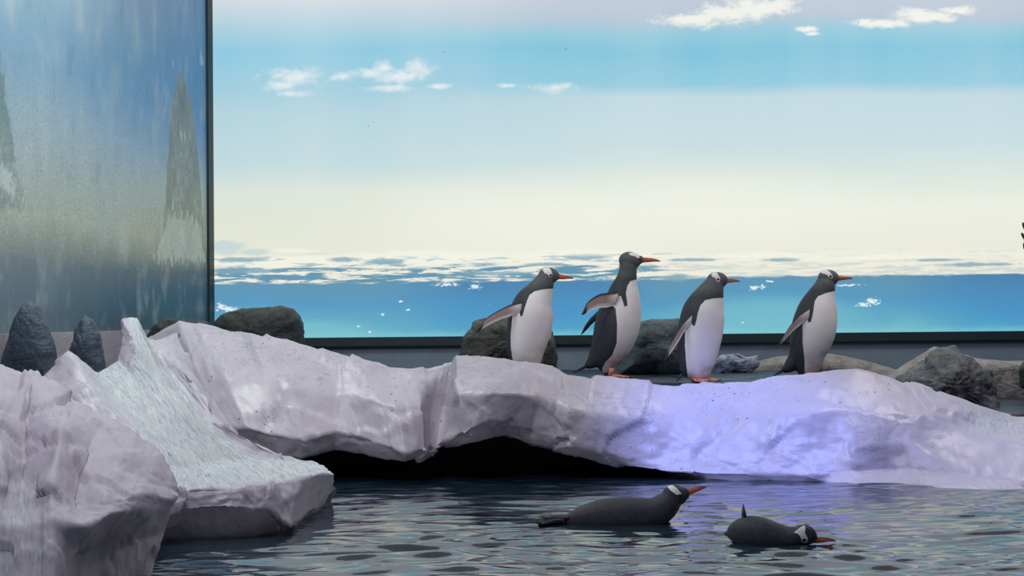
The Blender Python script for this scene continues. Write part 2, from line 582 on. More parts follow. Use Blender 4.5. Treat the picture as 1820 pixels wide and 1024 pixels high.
def facet(p, sc, seed):
    """piecewise-planar hewn relief"""
    q_ = p * sc + Vector((seed, seed * 0.7, -seed))
    d, pts = mn.voronoi(q_)
    c = pts[0]
    k = mn.random_unit_vector if False else None
    h = mn.noise(c * 3.7)
    nx = Vector((mn.noise(c * 5.1 + Vector((9, 0, 0))), mn.noise(c * 4.3 + Vector((0, 7, 0))), mn.noise(c * 6.1)))
    return h * 0.4 + nx.dot(q_ - c) * 1.1


def loft_grid(name, rows, mat, sub=(10, 10), amp=0.03, fsc=2.6, seed=1.0, frost_rows=None, label=None, cat='ice',
              frost_fn=None, fine=0.012, parent=None, smooth_k=0.35):
    """rows: list of rows of world Vectors, same length each."""
    nr, nc = len(rows), len(rows[0])
    verts, fro, acr, flo = [], [], [], []
    NU, NV = (nc - 1) * sub[0] + 1, (nr - 1) * sub[1] + 1

    def cr(p0, p1, p2, p3, t):
        lin = p1.lerp(p2, t)
        c = 0.5 * ((2 * p1) + (p2 - p0) * t + (2 * p0 - 5 * p1 + 4 * p2 - p3) * t * t + (3 * p1 - p0 - 3 * p2 + p3) * t ** 3)
        return lin.lerp(c, smooth_k)

    def rowpt(r, j, t):
        g_ = lambda k: rows[r][max(0, min(nc - 1, k))]
        return cr(g_(j - 1), g_(j), g_(j + 1), g_(j + 2), t)
    for iv in range(NV):
        i = min(iv // sub[1], nr - 2)
        tv = (iv - i * sub[1]) / sub[1]
        for iu in range(NU):
            j = min(iu // sub[0], nc - 2)
            tu = (iu - j * sub[0]) / sub[0]
            ps = [rowpt(max(0, min(nr - 1, i + k)), j, tu) for k in (-1, 0, 1, 2)]
            verts.append(cr(*ps, tv))
            rr = i + tv
            fro.append(frost_fn(rr, j + tu) if frost_fn else 0.0)
            acr.append(j + tu)
            flo.append(rr)
    faces = []
    for a in range(NV - 1):
        for b in range(NU - 1):
            k = a * NU + b
            faces.append((k, k + 1, k + NU + 1, k + NU))
    # vertex normals
    V = np.array([tuple(v) for v in verts]).reshape(NV, NU, 3)
    du = np.gradient(V, axis=1); dv = np.gradient(V, axis=0)
    N = np.cross(du, dv)
    N /= (np.linalg.norm(N, axis=2, keepdims=True) + 1e-9)
    camd = np.array(tuple(CAM)) - V
    if (np.sum(N * camd, axis=2)).mean() < 0: N = -N
    Nf = N.reshape(-1, 3)
    out = []
    for idx, v in enumerate(verts):
        a = idx // NU
        k = 1.0 if fro[idx] < 0.5 else 0.45
        d = facet(v, fsc, seed) * amp * k + facet(v, fsc * 2.7, seed + 5) * amp * 0.38 * k + mn.fractal(v * 9 + Vector((seed, 0, 0)), 0.6, 2.0, 4) * fine
        out.append(v + Vector(Nf[idx]) * d)
    o = mesh_obj(name, out, faces, mat, parent=parent, attrs={'frost': fro, 'across': acr, 'flow': flo}, origin=out[0] if parent is None else None)
    o.data.polygons.foreach_set('use_smooth', [True] * len(faces))
    if label: tag(o, label, cat)
    return o


def wl(px, py, z=0.0):
    return atz(px, py, z)


# --- long ice rim that carries the standing penguins
cols = [
    # crest(px,py,D) , upper face, belly line, undercut end ; undercut D
    ((262, 600, 10.2), (300, 680, 9.75), (345, 770, 9.4), (380, 815, 9.3)),
    ((318, 571, 10.0), (352, 670, 9.55), (400, 765, 9.2), (430, 812, 9.3)),
    ((365, 577, 9.95), (400, 670, 9.45), (440, 760, 9.15), (470, 806, 9.35)),
    ((420, 588, 9.9), (450, 680, 9.4), (480, 772, 9.15), (500, 820, 9.35)),
    ((500, 606, 9.85), (520, 690, 9.4), (540, 782, 9.2), (545, 808, 9.4)),
    ((596, 630, 9.75), (596, 700, 9.45), (596, 768, 9.3), (592, 795, 9.5)),
    ((612, 633, 9.75), (618, 700, 9.45), (640, 778, 9.3), (640, 806, 9.5)),
    ((650, 644, 9.7), (668, 710, 9.35), (690, 795, 9.2), (690, 819, 9.4)),
    ((690, 656, 9.7), (705, 720, 9.3), (722, 808, 9.15), (722, 828, 9.35)),
    ((735, 655, 9.65), (752, 720, 9.35), (760, 800, 9.25), (752, 818, 9.4)),
    ((785, 648, 9.65), (770, 720, 9.55), (762, 795, 9.4), (775, 803, 9.5)),
    ((803, 644, 9.65), (790, 720, 9.6), (778, 790, 9.45), (800, 793, 9.5)),
    ((808, 629, 9.5), (812, 700, 9.15), (828, 768, 9.1), (828, 788, 9.35)),
    ((850, 629, 9.5), (862, 700, 9.1), (870, 745, 9.1), (868, 781, 9.4)),
    ((905, 637, 9.5), (915, 700, 9.2), (905, 752, 9.25), (900, 775, 9.45)),
    ((950, 641, 9.5), (960, 710, 9.3), (945, 765, 9.35), (940, 788, 9.5)),
    ((985, 645, 9.5), (990, 720, 9.3), (985, 780, 9.3), (985, 797, 9.5)),
    ((1010, 662, 9.5), (1012, 730, 9.25), (1012, 785, 9.25), (1012, 801, 9.45)),
    ((1060, 671, 9.5), (1060, 740, 9.3), (1060, 798, 9.3), (1062, 815, 9.4)),
    ((1120, 678, 9.55), (1120, 745, 9.35), (1118, 815, 9.3), (1118, 829, 9.32)),
    ((1200, 683, 9.6), (1195, 750, 9.4), (1190, 812, 9.3), (1190, 838, 9.25)),
    ((1280, 683, 9.6), (1275, 750, 9.4), (1260, 815, 9.28), (1255, 842, 9.22)),
    ((1335, 680, 9.6), (1345, 745, 9.35), (1345, 810, 9.25), (1340, 843, 9.2)),
    ((1375, 669, 9.6), (1400, 740, 9.3), (1400, 805, 9.2), (1400, 844, 9.15)),
    ((1440, 660, 9.6), (1450, 730, 9.25), (1460, 800, 9.2), (1460, 844, 9.12)),
    ((1525, 650, 9.6), (1520, 730, 9.3), (1520, 795, 9.15), (1510, 840, 9.1)),
    ((1575, 664, 9.6), (1580, 730, 9.3), (1580, 790, 9.2), (1575, 834, 9.2)),
    ((1640, 689, 9.6), (1630, 735, 9.3), (1628, 785, 9.2), (1640, 838, 9.1)),
    ((1700, 709, 9.6), (1690, 742, 9.35), (1690, 785, 9.2), (1700, 846, 9.0)),
    ((1745, 722, 9.6), (1740, 748, 9.45), (1740, 780, 9.2), (1760, 852, 8.9)),
    ((1800, 738, 9.7), (1800, 758, 9.5), (1805, 786, 9.1), (1820, 858, 8.8)),
    ((1900, 750, 9.8), (1900, 765, 9.5), (1900, 785, 9.1), (1900, 862, 8.7)),
    ((2040, 765, 9.8), (2040, 775, 9.5), (2040, 790, 9.1), (2040, 870, 8.6)),
]
rows = [[], [], [], [], [], [], [], []]
for (cr_, uf, be, un) in cols:
    c0 = at(*cr_)
    back = c0 + Vector((0, 0.30, 0)); back.z = min(back.z - 0.03, max(0.50, back.z - 0.05))
    bb = back + Vector((0, 0.16, 0)); bb.z = 0.30
    rows[0].append(bb)
    rows[1].append(back)
    rows[2].append(c0)
    rows[3].append(at(*uf))
    rows[4].append(at(*be))
    if cr_[0] < 1060: un = (un[0], un[1], be[2] + (un[2] - be[2]) * 0.4)
    u_ = at(*un)
    rows[5].append(u_)
    if cr_[0] < 1215:
        rows[6].append(Vector((u_.x, 9.80, max(u_.z - 0.01, 0.06))))
        rows[7].append(Vector((u_.x, 10.05, u_.z + 0.03)))
    elif cr_[0] < 1500:
        rows[6].append(Vector((u_.x, u_.y + 0.03, -0.02)))
        rows[7].append(Vector((u_.x, u_.y + 0.05, -0.35)))
    else:
        k = min(1, (cr_[0] - 1500) / 200)
        rows[6].append(Vector((u_.x, u_.y - 0.14 - 0.25 * k, -0.015)))
        rows[7].append(Vector((u_.x, u_.y - 0.45 - 0.5 * k, -0.22)))


def frost_rim(r, j):
    # snowy shelf at the far right end
    return max(0, min(1, (j - 28.0))) * max(0, 1 - abs(r - 2.9) / 1.0) * 0.9


rim = loft_grid('iceberg_ledge', rows, ICE_R, (12, 12), 0.05, 1.7, 3.1, frost_fn=frost_rim, fine=0.006, smooth_k=0.1,
                label='long undercut white ice ledge running across the pool edge below the standing penguins')
rim['category'] = 'ice'

# --- left slab with brushed slope and twin peaks
W0 = [
    [(60, 700, 8.9), (95, 660, 8.9), (120, 640, 8.9), (175, 680, 9.0), (213, 650, 9.1), (222, 580, 9.25), (245, 578, 9.3), (262, 610, 9.4), (290, 606, 9.5), (322, 600, 9.7)],
    [(30, 720, 8.1), (85, 664, 8.2), (122, 624, 8.3), (172, 664, 8.5), (210, 640, 8.6), (217, 567, 8.8), (243, 564, 8.85), (263, 603, 8.95), (288, 598, 9.15), (316, 588, 9.25)],
    [(60, 760, 7.9), (125, 700, 7.95), (165, 680, 8.05), (205, 690, 8.15), (238, 672, 8.3), (250, 625, 8.45), (272, 640, 8.5), (299, 655, 8.80), (325, 658, 8.68), (362, 690, 9.05)],
    [(140, 830, 7.5), (200, 775, 7.55), (232, 760, 7.65), (265, 760, 7.75), (295, 748, 7.85), (318, 740, 7.95), (345, 745, 7.98), (374, 754, 8.16), (401, 757, 8.16), (445, 800, 8.6)],
    [(240, 880, 7.05), (270, 850, 7.15), (295, 840, 7.3), (325, 833, 7.45), (355, 826, 7.6), (385, 822, 7.75), (415, 820, 7.9), (465, 819, 8.1), (520, 820, 8.2), (565, 822, 8.25)],
    [(260, 890, 6.8), (290, 874, 6.85), (320, 868, 6.88), (360, 866, 6.92), (410, 865, 6.96), (450, 862, 7.0), (485, 860, 7.06), (530, 852, 7.3), (570, 842, 7.7), (595, 843, 8.0)],
    [(255, 925, 6.8), (285, 918, 6.82), (320, 908, 6.85), (360, 903, 6.88), (410, 901, 6.9), (450, 902, 6.95), (480, 906, 7.0), (515, 936, 7.08), (560, 902, 7.75), (590, 862, 8.1)],
]
r_ = [[at(*p) for p in row] for row in W0]
wlrow = [(250, 970), (285, 967), (320, 965), (360, 964), (410, 961), (450, 957), (485, 951), (525, 938), (562, 908), (590, 868)]
r_.append([wl(x, y, -0.01) + Vector((0, 0.03, 0)) for x, y in wlrow])
r_.append([Vector((p.x - 0.05, p.y + 0.25, -0.6)) for p in r_[-1]])


def frost_slope(r, j):
    f = 0.0
    if 0.9 < r < 4.97:
        f = 1.0
        if j < 1.9: f *= 0.25
        if j < 2.7 and r < 3: f *= 0.5
        if j > 7.2 and r < 3.9: f *= 0.15
        if r < 1.8 and 4.2 < j < 5.3: f *= 0.2
    return f


slab = loft_grid('ice_slab', r_, ICE, (14, 14), 0.04, 3.0, 7.3, frost_fn=frost_slope, fine=0.009, smooth_k=0.15,
                 label='white ice slope with twin peaks and a flat slab jutting over the water at left')

# --- nearest block at the lower left
N0 = [
    [(-220, 590, 7.6), (-80, 610, 7.6), (0, 660, 7.5), (60, 685, 7.5), (130, 725, 7.3), (190, 760, 7.1), (245, 800, 6.9), (285, 850, 6.7), (312, 885, 6.5)],
    [(-220, 600, 7.0), (-80, 620, 6.9), (0, 640, 6.85), (60, 664, 6.75), (130, 704, 6.65), (190, 734, 6.55), (245, 770, 6.4), (285, 812, 6.3), (317, 876, 6.2)],
    [(-220, 720, 6.3), (-80, 720, 6.3), (0, 728, 6.15), (50, 735, 6.35), (110, 765, 6.08), (160, 790, 6.2), (212, 825, 6.05), (258, 860, 6.05), (315, 883, 6.15)],
    [(-220, 830, 5.8), (-80, 830, 5.85), (0, 838, 5.7), (40, 850, 5.9), (90, 872, 5.66), (130, 900, 5.75), (185, 895, 5.7), (245, 880, 5.85), (313, 890, 6.15)],
    [(-220, 930, 5.5), (-80, 930, 5.5), (0, 935, 5.5), (40, 940, 5.48), (90, 930, 5.5), (148, 938, 5.52), (200, 912, 5.66), (250, 905, 5.86), (308, 900, 6.2)],
    [(-220, 1060, 5.3), (-80, 1060, 5.3), (0, 1060, 5.3), (40, 1060, 5.3), (90, 1050, 5.35), (128, 985, 5.72), (180, 975, 5.95), (235, 965, 6.08), (293, 945, 6.27)],
    [(-220, 1120, 5.25), (-80, 1120, 5.25), (0, 1120, 5.25), (40, 1110, 5.3), (90, 1090, 5.4), (122, 1090, 5.7), (170, 1080, 5.8), (215, 1070, 5.85), (258, 1060, 5.9)],
]
r_ = [[at(*p) for p in row] for row in N0]
r_.append([Vector((p.x, p.y + 0.2, -0.7)) for p in r_[-1]])
near = loft_grid('ice_block', r_, ICE_M, (16, 16), 0.06, 2.2, 11.7,
                 frost_fn=lambda r, j: max(0, min(0.55, (r - 2.6) * 0.7)) * max(0, min(1, (4.6 - j))) if r < 5.5 else 0, fine=0.008, smooth_k=0.08,
                 label='large hewn white ice block nearest the viewer in the lower left corner')


# ------------------------------------------------------------------ ledge floor, pool basin
def wet_floor():
    g = G('wet_dark_floor')
    P = g.coord()
    n = g.noise(P, 4, 6, 0.6)
    g.base(g.mix(n, srgb(22, 28, 42), srgb(56, 64, 80)), g.smooth(n, 0.4, 0.6, 0.25, 0.6), 0.3)
    g.bump(g.noise(P, 18, 4, 0.6), 0.3, 0.02)
    return g.m


FZ = 0.528
def ledge_floor():
    xs = np.linspace(-5.5, 7.2, 90); ys = np.linspace(9.92, DW + 0.05, 24)
    V, Fc = [], []
    for y in ys:
        for x in xs:
            k = max(0, min(1, (x - 2.05) / 0.6)); k = k * k * (3 - 2 * k)
            V.append((x, y, FZ - 0.20 * k + 0.004 * mn.noise(Vector((x * 3, y * 3, 0))) - 0.004))
    n = len(V)
    V += [(x, y, 0.2) for (x, y, z) in V]
    nx, ny = len(xs), len(ys)
    for a in range(ny - 1):
        for b in range(nx - 1):
            k = a * nx + b
            Fc.append((k, k + 1, k + nx + 1, k + nx)); Fc.append((n + k, n + k + nx, n + k + nx + 1, n + k + 1))
    for b in range(nx - 1):
        Fc.append((b, n + b, n + b + 1, b + 1))
        k = (ny - 1) * nx + b
        Fc.append((k, k + 1, n + k + 1, n + k))
    for a in range(ny - 1):
        k = a * nx
        Fc.append((k, k + nx, n + k + nx, n + k)); k += nx - 1
        Fc.append((k, n + k, n + k + nx, k + nx))
    o = mesh_obj('floor', V, Fc, wet_floor())
    fix_normals(o)
    o['kind'] = 'structure'


ledge_floor()
POOLW = flat('shade_navy_rock', srgb(12, 14, 30), 0.7, 0.3, 0.4, 4, 0.6)  # cave darkness put into the rock colour as near-black navy
box('pool_wall', (-5.5, 10.0, -1.2), (7.2, 10.2, 0.195), POOLW)
box('pool_floor', (-6, 2.0, -1.25), (8, 10.0, -1.15), POOLW)


def sill():
    # pale sill under the side mural
    o = quad_slab('trim_4', 0.35, LLEN + 2.0, 0.45, zl - 0.002, 0.12, 0.16, ICE)
    o['kind'] = 'structure'


sill()


# ------------------------------------------------------------------ water
def water_mat():
    g = G('pool_water')
    P = g.coord('Object')
    g.t.nodes.remove(g.b)
    n = g.noise(g.scale(P, (3.0, 9.0, 1)), 2.0, 4, 0.55, 0.4)
    n2 = g.noise(g.scale(P, (10, 26, 1)), 2.0, 3, 0.5)
    b = g.node('ShaderNodeBump')
    g.put(b.inputs['Height'], g.math('MULTIPLY_ADD', n2, 0.25, n))
    b.inputs['Strength'].default_value = 0.12
    b.inputs['Distance'].default_value = 0.008
    fr = g.node('ShaderNodeFresnel')
    fr.inputs['IOR'].default_value = 2.3
    g.put(fr.inputs['Normal'], b.outputs[0])
    gl = g.node('ShaderNodeBsdfGlossy')
    gl.inputs['Roughness'].default_value = 0.012
    g.put(gl.inputs['Normal'], b.outputs[0])
    gl.inputs['Color'].default_value = (1, 1, 1, 1)
    tr = g.node('ShaderNodeBsdfTransparent')
    tr.inputs['Color'].default_value = (0.5, 0.66, 0.8, 1)
    df = g.node('ShaderNodeBsdfDiffuse')
    df.inputs['Color'].default_value = (0.018, 0.04, 0.06, 1)
    m1 = g.node('ShaderNodeMixShader')
    m1.inputs[0].default_value = 0.55
    g.t.links.new(tr.outputs[0], m1.inputs[1])
    g.t.links.new(df.outputs[0], m1.inputs[2])
    m2 = g.node('ShaderNodeMixShader')
    g.t.links.new(fr.outputs[0], m2.inputs[0])
    g.t.links.new(m1.outputs[0], m2.inputs[1])
    g.t.links.new(gl.outputs[0], m2.inputs[2])
    g.t.links.new(m2.outputs[0], g.out.inputs['Surface'])
    return g.m


def water():
    xs = np.arange(-2.3, 4.4, 0.016)
    ys = [4.6]
    while ys[-1] < 10.0: ys.append(ys[-1] + 0.012)
    ys = np.array(ys)
    X, Y = np.meshgrid(xs, ys)
    rng = np.random.RandomState(4)
    Z = np.zeros_like(X)
    amp = np.interp(Y, [5.0, 6.5, 8.0, 9.2, 10], [0.9, 0.88, 0.7, 0.42, 0.3])
    wx = X + 0.10 * np.sin(1.7 * Y + 1.1) + 0.05 * np.sin(4.1 * X + 2.0 * Y)
    wy = Y + 0.06 * np.sin(2.3 * X + 0.7 * Y) + 0.03 * np.sin(6.0 * X - 3.1 * Y)
    for i in range(30):
        lam = 0.10 * (3.2 ** rng.rand())
        th = rng.normal(0, 0.27)
        k = 2 * math.pi / lam
        A_ = 0.0068 * lam * rng.uniform(0.5, 1.3)
        Z += A_ * np.sin(k * (wy * math.cos(th) + wx * math.sin(th)) + rng.rand() * 6.28)
    env = 0.85 + 0.3 * np.sin(1.9 * X + 1.3 * Y) * np.sin(1.2 * X - 2.7 * Y + 1)
    Z *= amp * env
    for i in range(22):
        lam = 0.05 * (2.0 ** rng.rand())
        th = rng.normal(0, 0.5)
        k = 2 * math.pi / lam
        Z += 0.0032 * lam * np.sin(k * (wy * math.cos(th) + 0.7 * wx * math.sin(th)) + rng.rand() * 6.28)
    for (px, py, a0) in ((1080, 940, 0.0022), (1400, 972, 0.0025)):
        c = wl(px, py)
        rr = np.hypot((X - c.x) * 0.8, (Y - c.y) * 1.2)
        Z += a0 * np.sin(rr * 2 * math.pi / 0.16) * np.exp(-((rr - 0.3) / 0.35) ** 2)
    nx, ny = len(xs), len(ys)
    co = np.stack([X, Y, Z], -1).reshape(-1, 3)
    idx = np.arange(nx * ny).reshape(ny, nx)
    f = np.stack([idx[:-1, :-1], idx[:-1, 1:], idx[1:, 1:], idx[1:, :-1]], -1).reshape(-1, 4)
    me = bpy.data.meshes.new('pool_water')
    me.vertices.add(len(co)); me.vertices.foreach_set('co', co.ravel())
    me.loops.add(f.size); me.loops.foreach_set('vertex_index', f.ravel())
    me.polygons.add(len(f))
    me.polygons.foreach_set('loop_start', np.arange(0, f.size, 4))
    me.update(calc_edges=True)
    me.polygons.foreach_set('use_smooth', [True] * len(f))
    me.materials.append(water_mat())
    o = bpy.data.objects.new('pool_water', me)
    COL.objects.link(o)
    tag(o, 'dark violet-blue rippling pool water with cream reflections in front of the ice', 'water', kind='stuff')


water()


# ------------------------------------------------------------------ rocks
def rock_mat(name, c1, c2, c3=None, top=0.0, rough=0.55):
    g = G(name)
    P = g.coord()
    n = g.noise(P, 7, 7, 0.65, 0.5)
    c = g.ramp(n, [(0.40, c1), (0.62, c2)])
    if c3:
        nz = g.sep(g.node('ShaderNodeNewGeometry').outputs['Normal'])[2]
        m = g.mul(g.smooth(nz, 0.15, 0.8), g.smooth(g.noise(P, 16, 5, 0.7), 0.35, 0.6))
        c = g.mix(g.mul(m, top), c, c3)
    v = g.noise(g.scale(P, (1, 1, 2.5), (0.4, 0.5, 0)), 6, 6, 0.7, 1.0)
    c = g.mix(g.smooth(g.math('ABSOLUTE', g.sub(v, 0.5)), 0, 0.02, 0.6, 0), c, tuple(x * 1.8 for x in c2[:3]) + (1,))
    g.base(c, rough, 0.5)
    g.bump(g.add(n, g.mul(v, 0.5)), 0.7, 0.05)
    return g.m


def rock(name, outline, D, depth, mat, label, cat='rock', amp=0.03, seed=0.0, fsc=5.0):
    """a boulder whose silhouette was measured in the photo; it gets real depth and relief"""
    pts = []
    n = len(outline)
    for i in range(n):
        a = outline[i]; b = outline[(i + 1) % n]
        m = max(1, int(math.hypot(b[0] - a[0], b[1] - a[1]) / 5))
        for k in range(m): pts.append((a[0] + (b[0] - a[0]) * k / m, a[1] + (b[1] - a[1]) * k / m))
    cx = sum(p[0] for p in outline) / n; cy = sum(p[1] for p in outline) / n
    verts, faces = [], []
    NR = 14
    m = len(pts)
    for side in (-1, 1):
        for r in range(NR):
            t = math.cos(r / NR * math.pi / 2)
            h = math.sin(r / NR * math.pi / 2) ** 0.8
            if side == 1 and r == 0: continue
            for (x, y) in pts:
                verts.append(at(cx + (x - cx) * t, cy + (y - cy) * t, D) + Vector((0, side * depth * h, 0)))
        verts.append(at(cx, cy, D) + Vector((0, side * depth, 0)))
    base2 = NR * m + 1

    def ring(side, r):
        if side < 0 or r == 0: return r * m
        return base2 + (r - 1) * m
    for side in (-1, 1):
        for r in range(NR - 1):
            a, b = ring(side, r), ring(side, r + 1)
            for k in range(m):
                faces.append((a + k, a + (k + 1) % m, b + (k + 1) % m, b + k))
        a = ring(side, NR - 1)
        c = NR * m if side < 0 else len(verts) - 1
        for k in range(m): faces.append((a + k, a + (k + 1) % m, c))
    cen = at(cx, cy, D)
    out = []
    for v in verts:
        dr = (v - cen).normalized()
        d = facet(v, fsc, seed) * amp + mn.fractal(v * 14, 0.6, 2, 4) * amp * 0.35
        out.append(v + dr * d)
    org = at(cx, max(p[1] for p in outline), D)
    o = mesh_obj(name, out, faces, mat, origin=org)
    fix_normals(o)
    tag(o, label, cat)
    return o


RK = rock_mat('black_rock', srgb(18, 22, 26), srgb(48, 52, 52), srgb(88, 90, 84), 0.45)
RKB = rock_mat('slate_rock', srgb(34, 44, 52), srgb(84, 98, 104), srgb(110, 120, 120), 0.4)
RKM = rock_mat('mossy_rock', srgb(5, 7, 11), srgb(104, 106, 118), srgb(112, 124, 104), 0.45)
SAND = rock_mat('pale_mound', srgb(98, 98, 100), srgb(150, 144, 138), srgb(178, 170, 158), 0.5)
CONE = rock_mat('blue_grey_rock', srgb(42, 58, 70), srgb(72, 90, 102), None, 0, 0.5)
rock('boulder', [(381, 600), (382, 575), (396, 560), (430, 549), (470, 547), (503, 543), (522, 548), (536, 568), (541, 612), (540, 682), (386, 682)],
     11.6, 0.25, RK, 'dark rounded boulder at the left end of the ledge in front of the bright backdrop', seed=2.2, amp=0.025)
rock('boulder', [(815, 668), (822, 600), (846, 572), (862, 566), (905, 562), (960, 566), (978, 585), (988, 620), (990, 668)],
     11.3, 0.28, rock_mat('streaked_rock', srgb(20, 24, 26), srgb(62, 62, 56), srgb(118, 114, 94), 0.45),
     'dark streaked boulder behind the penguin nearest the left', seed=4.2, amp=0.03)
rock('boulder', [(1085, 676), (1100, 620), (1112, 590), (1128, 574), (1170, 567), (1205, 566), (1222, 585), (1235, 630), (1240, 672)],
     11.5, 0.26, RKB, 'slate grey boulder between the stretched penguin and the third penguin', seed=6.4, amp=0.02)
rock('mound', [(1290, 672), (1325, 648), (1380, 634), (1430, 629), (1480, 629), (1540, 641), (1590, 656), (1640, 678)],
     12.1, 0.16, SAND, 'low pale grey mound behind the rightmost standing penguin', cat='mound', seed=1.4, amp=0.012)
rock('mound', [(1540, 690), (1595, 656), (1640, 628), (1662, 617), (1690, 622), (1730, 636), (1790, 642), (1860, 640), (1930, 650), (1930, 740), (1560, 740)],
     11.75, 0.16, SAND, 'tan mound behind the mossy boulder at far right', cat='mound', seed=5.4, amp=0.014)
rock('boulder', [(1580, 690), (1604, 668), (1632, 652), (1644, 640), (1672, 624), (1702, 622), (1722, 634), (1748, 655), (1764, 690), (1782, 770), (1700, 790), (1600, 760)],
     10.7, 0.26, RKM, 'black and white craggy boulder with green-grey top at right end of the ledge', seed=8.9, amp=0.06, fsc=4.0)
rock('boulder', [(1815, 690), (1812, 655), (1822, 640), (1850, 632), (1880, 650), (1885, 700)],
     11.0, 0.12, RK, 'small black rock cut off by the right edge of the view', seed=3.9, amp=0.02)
rock('ice_lump', [(1268, 668), (1270, 645), (1282, 632), (1300, 628), (1322, 636), (1344, 632), (1348, 648), (1335, 664)],
     11.6, 0.08, rock_mat('blue_patched_lump', srgb(52, 66, 110), srgb(150, 158, 176), srgb(176, 182, 196), 0.9),
     'small blue and white lump lying behind the third penguin', cat='ice', seed=9.9, amp=0.025, fsc=9)
rock('boulder', [(262, 600), (272, 580), (300, 568), (345, 566), (372, 572), (385, 600), (370, 625), (280, 625)],
     10.6, 0.10, RK, 'low dark rock in the corner where the two backdrops meet', seed=1.9, amp=0.02)
rock('pointed_rock', [(-8, 700), (8, 625), (26, 570), (40, 545), (52, 536), (68, 545), (84, 580), (98, 625), (106, 700)],
     9.0, 0.10, CONE, 'wider of the two blue-grey pointed rocks below the misted side panel', seed=2.9, amp=0.018)
rock('pointed_rock', [(118, 700), (124, 625), (134, 585), (150, 560), (164, 566), (178, 595), (186, 640), (190, 700)],
     9.15, 0.08, CONE, 'narrower pointed blue-grey rock, right of the wide one under the side panel', seed=5.9, amp=0.015)


# ------------------------------------------------------------------ PENGUINS
def plumage():
    g = G('penguin_plumage')
    P = g.coord()
    n = g.noise(g.scale(P, (1, 1, 0.35)), 90, 4, 0.7)
    dark = g.mix(n, srgb(28, 30, 38), srgb(70, 76, 80))
    head = g.mix(n, srgb(56, 60, 62), srgb(104, 108, 106))
    dark = g.mix(g.attr('head'), dark, head)
    white = g.mix(g.noise(P, 5, 4, 0.6), srgb(236, 232, 228), srgb(206, 202, 200))
    belly_tan = g.mul(g.attr('low'), g.smooth(g.noise(P, 14, 4, 0.6), 0.3, 0.8))  # mottled tan tint, stronger towards the bottom of the belly
    white = g.mix(g.mul(belly_tan, 0.6), white, srgb(150, 136, 120))
    e = g.math('MULTIPLY_ADD', g.sub(n, 0.5), 0.35, g.attr('white'))
    c = g.mix(g.smooth(e, 0.35, 0.65), dark, white)
    g.base(c, 0.62, 0.25)
    g.bump(n, 0.25, 0.006)
    return g.m


def flipper_mat():
    g = G('flipper_skin')
    t = g.attr('t'); s_ = g.attr('s')
    n = g.noise(g.coord(), 60, 3, 0.6)
    c = g.ramp(t, [(0.10, srgb(36, 38, 42)), (0.22, srgb(132, 112, 108)), (0.66, srgb(160, 140, 134)), (0.80, srgb(222, 214, 208)), (0.97, srgb(226, 220, 216))])
    white = g.smooth(s_, 0.30, 0.05)
    c = g.mix(g.mul(white, g.smooth(t, 0.12, 0.25)), c, srgb(205, 192, 190))
    tip = g.smooth(g.math('MULTIPLY_ADD', t, -0.12, s_), 0.70, 0.80)
    c = g.mix(tip, c, srgb(34, 36, 42))
    c = g.mix(g.mul(g.attr('outer'), 1.0), c, srgb(38, 40, 46))
    g.base(c, 0.5, 0.3)
    g.bump(n, 0.2, 0.004)
    return g.m


def beak_mat():
    g = G('beak_horn')
    n = g.noise(g.coord(), 60, 3, 0.6)
    c = g.mix(n, srgb(206, 104, 66), srgb(172, 84, 54))
    c = g.mix(g.attr('ridge'), c, srgb(42, 34, 34))
    g.base(c, 0.35, 0.5)
    return g.m


PLUME, FLIP, BEAK = plumage(), flipper_mat(), beak_mat()
EYE = G('eye_gloss'); EYE.base(srgb(14, 10, 10), 0.1, 0.6)
FOOT = flat('foot_skin', srgb(206, 130, 100), 0.5, 0.4, 0.3, 40, 0.4)
CLAW = flat('claw_horn', srgb(40, 34, 32), 0.4)
DARKP = G('tail_quill'); DARKP.base(DARKP.mix(DARKP.noise(DARKP.scale(DARKP.coord(), (1, 1, 1)), 60, 3, 0.6), srgb(24, 26, 30), srgb(52, 54, 58)), 0.6, 0.3)


def resample(pts, n):
    d = [0]
    for a, b in zip(pts, pts[1:]): d.append(d[-1] + math.dist(a, b))
    out = []
    for i in range(n):
        t = d[-1] * i / (n - 1)
        k = 0
        while k < len(d) - 2 and d[k + 1] < t: k += 1
        u = (t - d[k]) / (d[k + 1] - d[k] + 1e-9)
        out.append(tuple(a + (b - a) * u for a, b in zip(pts[k], pts[k + 1])))
    return out


def smooth_path(pts, n):
    """Catmull-Rom through tuples"""
    out = []
    m = len(pts) - 1
    for i in range(n):
        t = i / (n - 1) * m
        k = min(int(t), m - 1)
        u = t - k
        g_ = lambda q_: pts[max(0, min(m, q_))]
        p0, p1, p2, p3 = g_(k - 1), g_(k), g_(k + 1), g_(k + 2)
        out.append(tuple(0.5 * (2 * b + (c - a) * u + (2 * a - 5 * b + 4 * c - d) * u * u + (3 * b - a - 3 * c + d) * u ** 3)
                         for a, b, c, d in zip(p0, p1, p2, p3)))
    return out


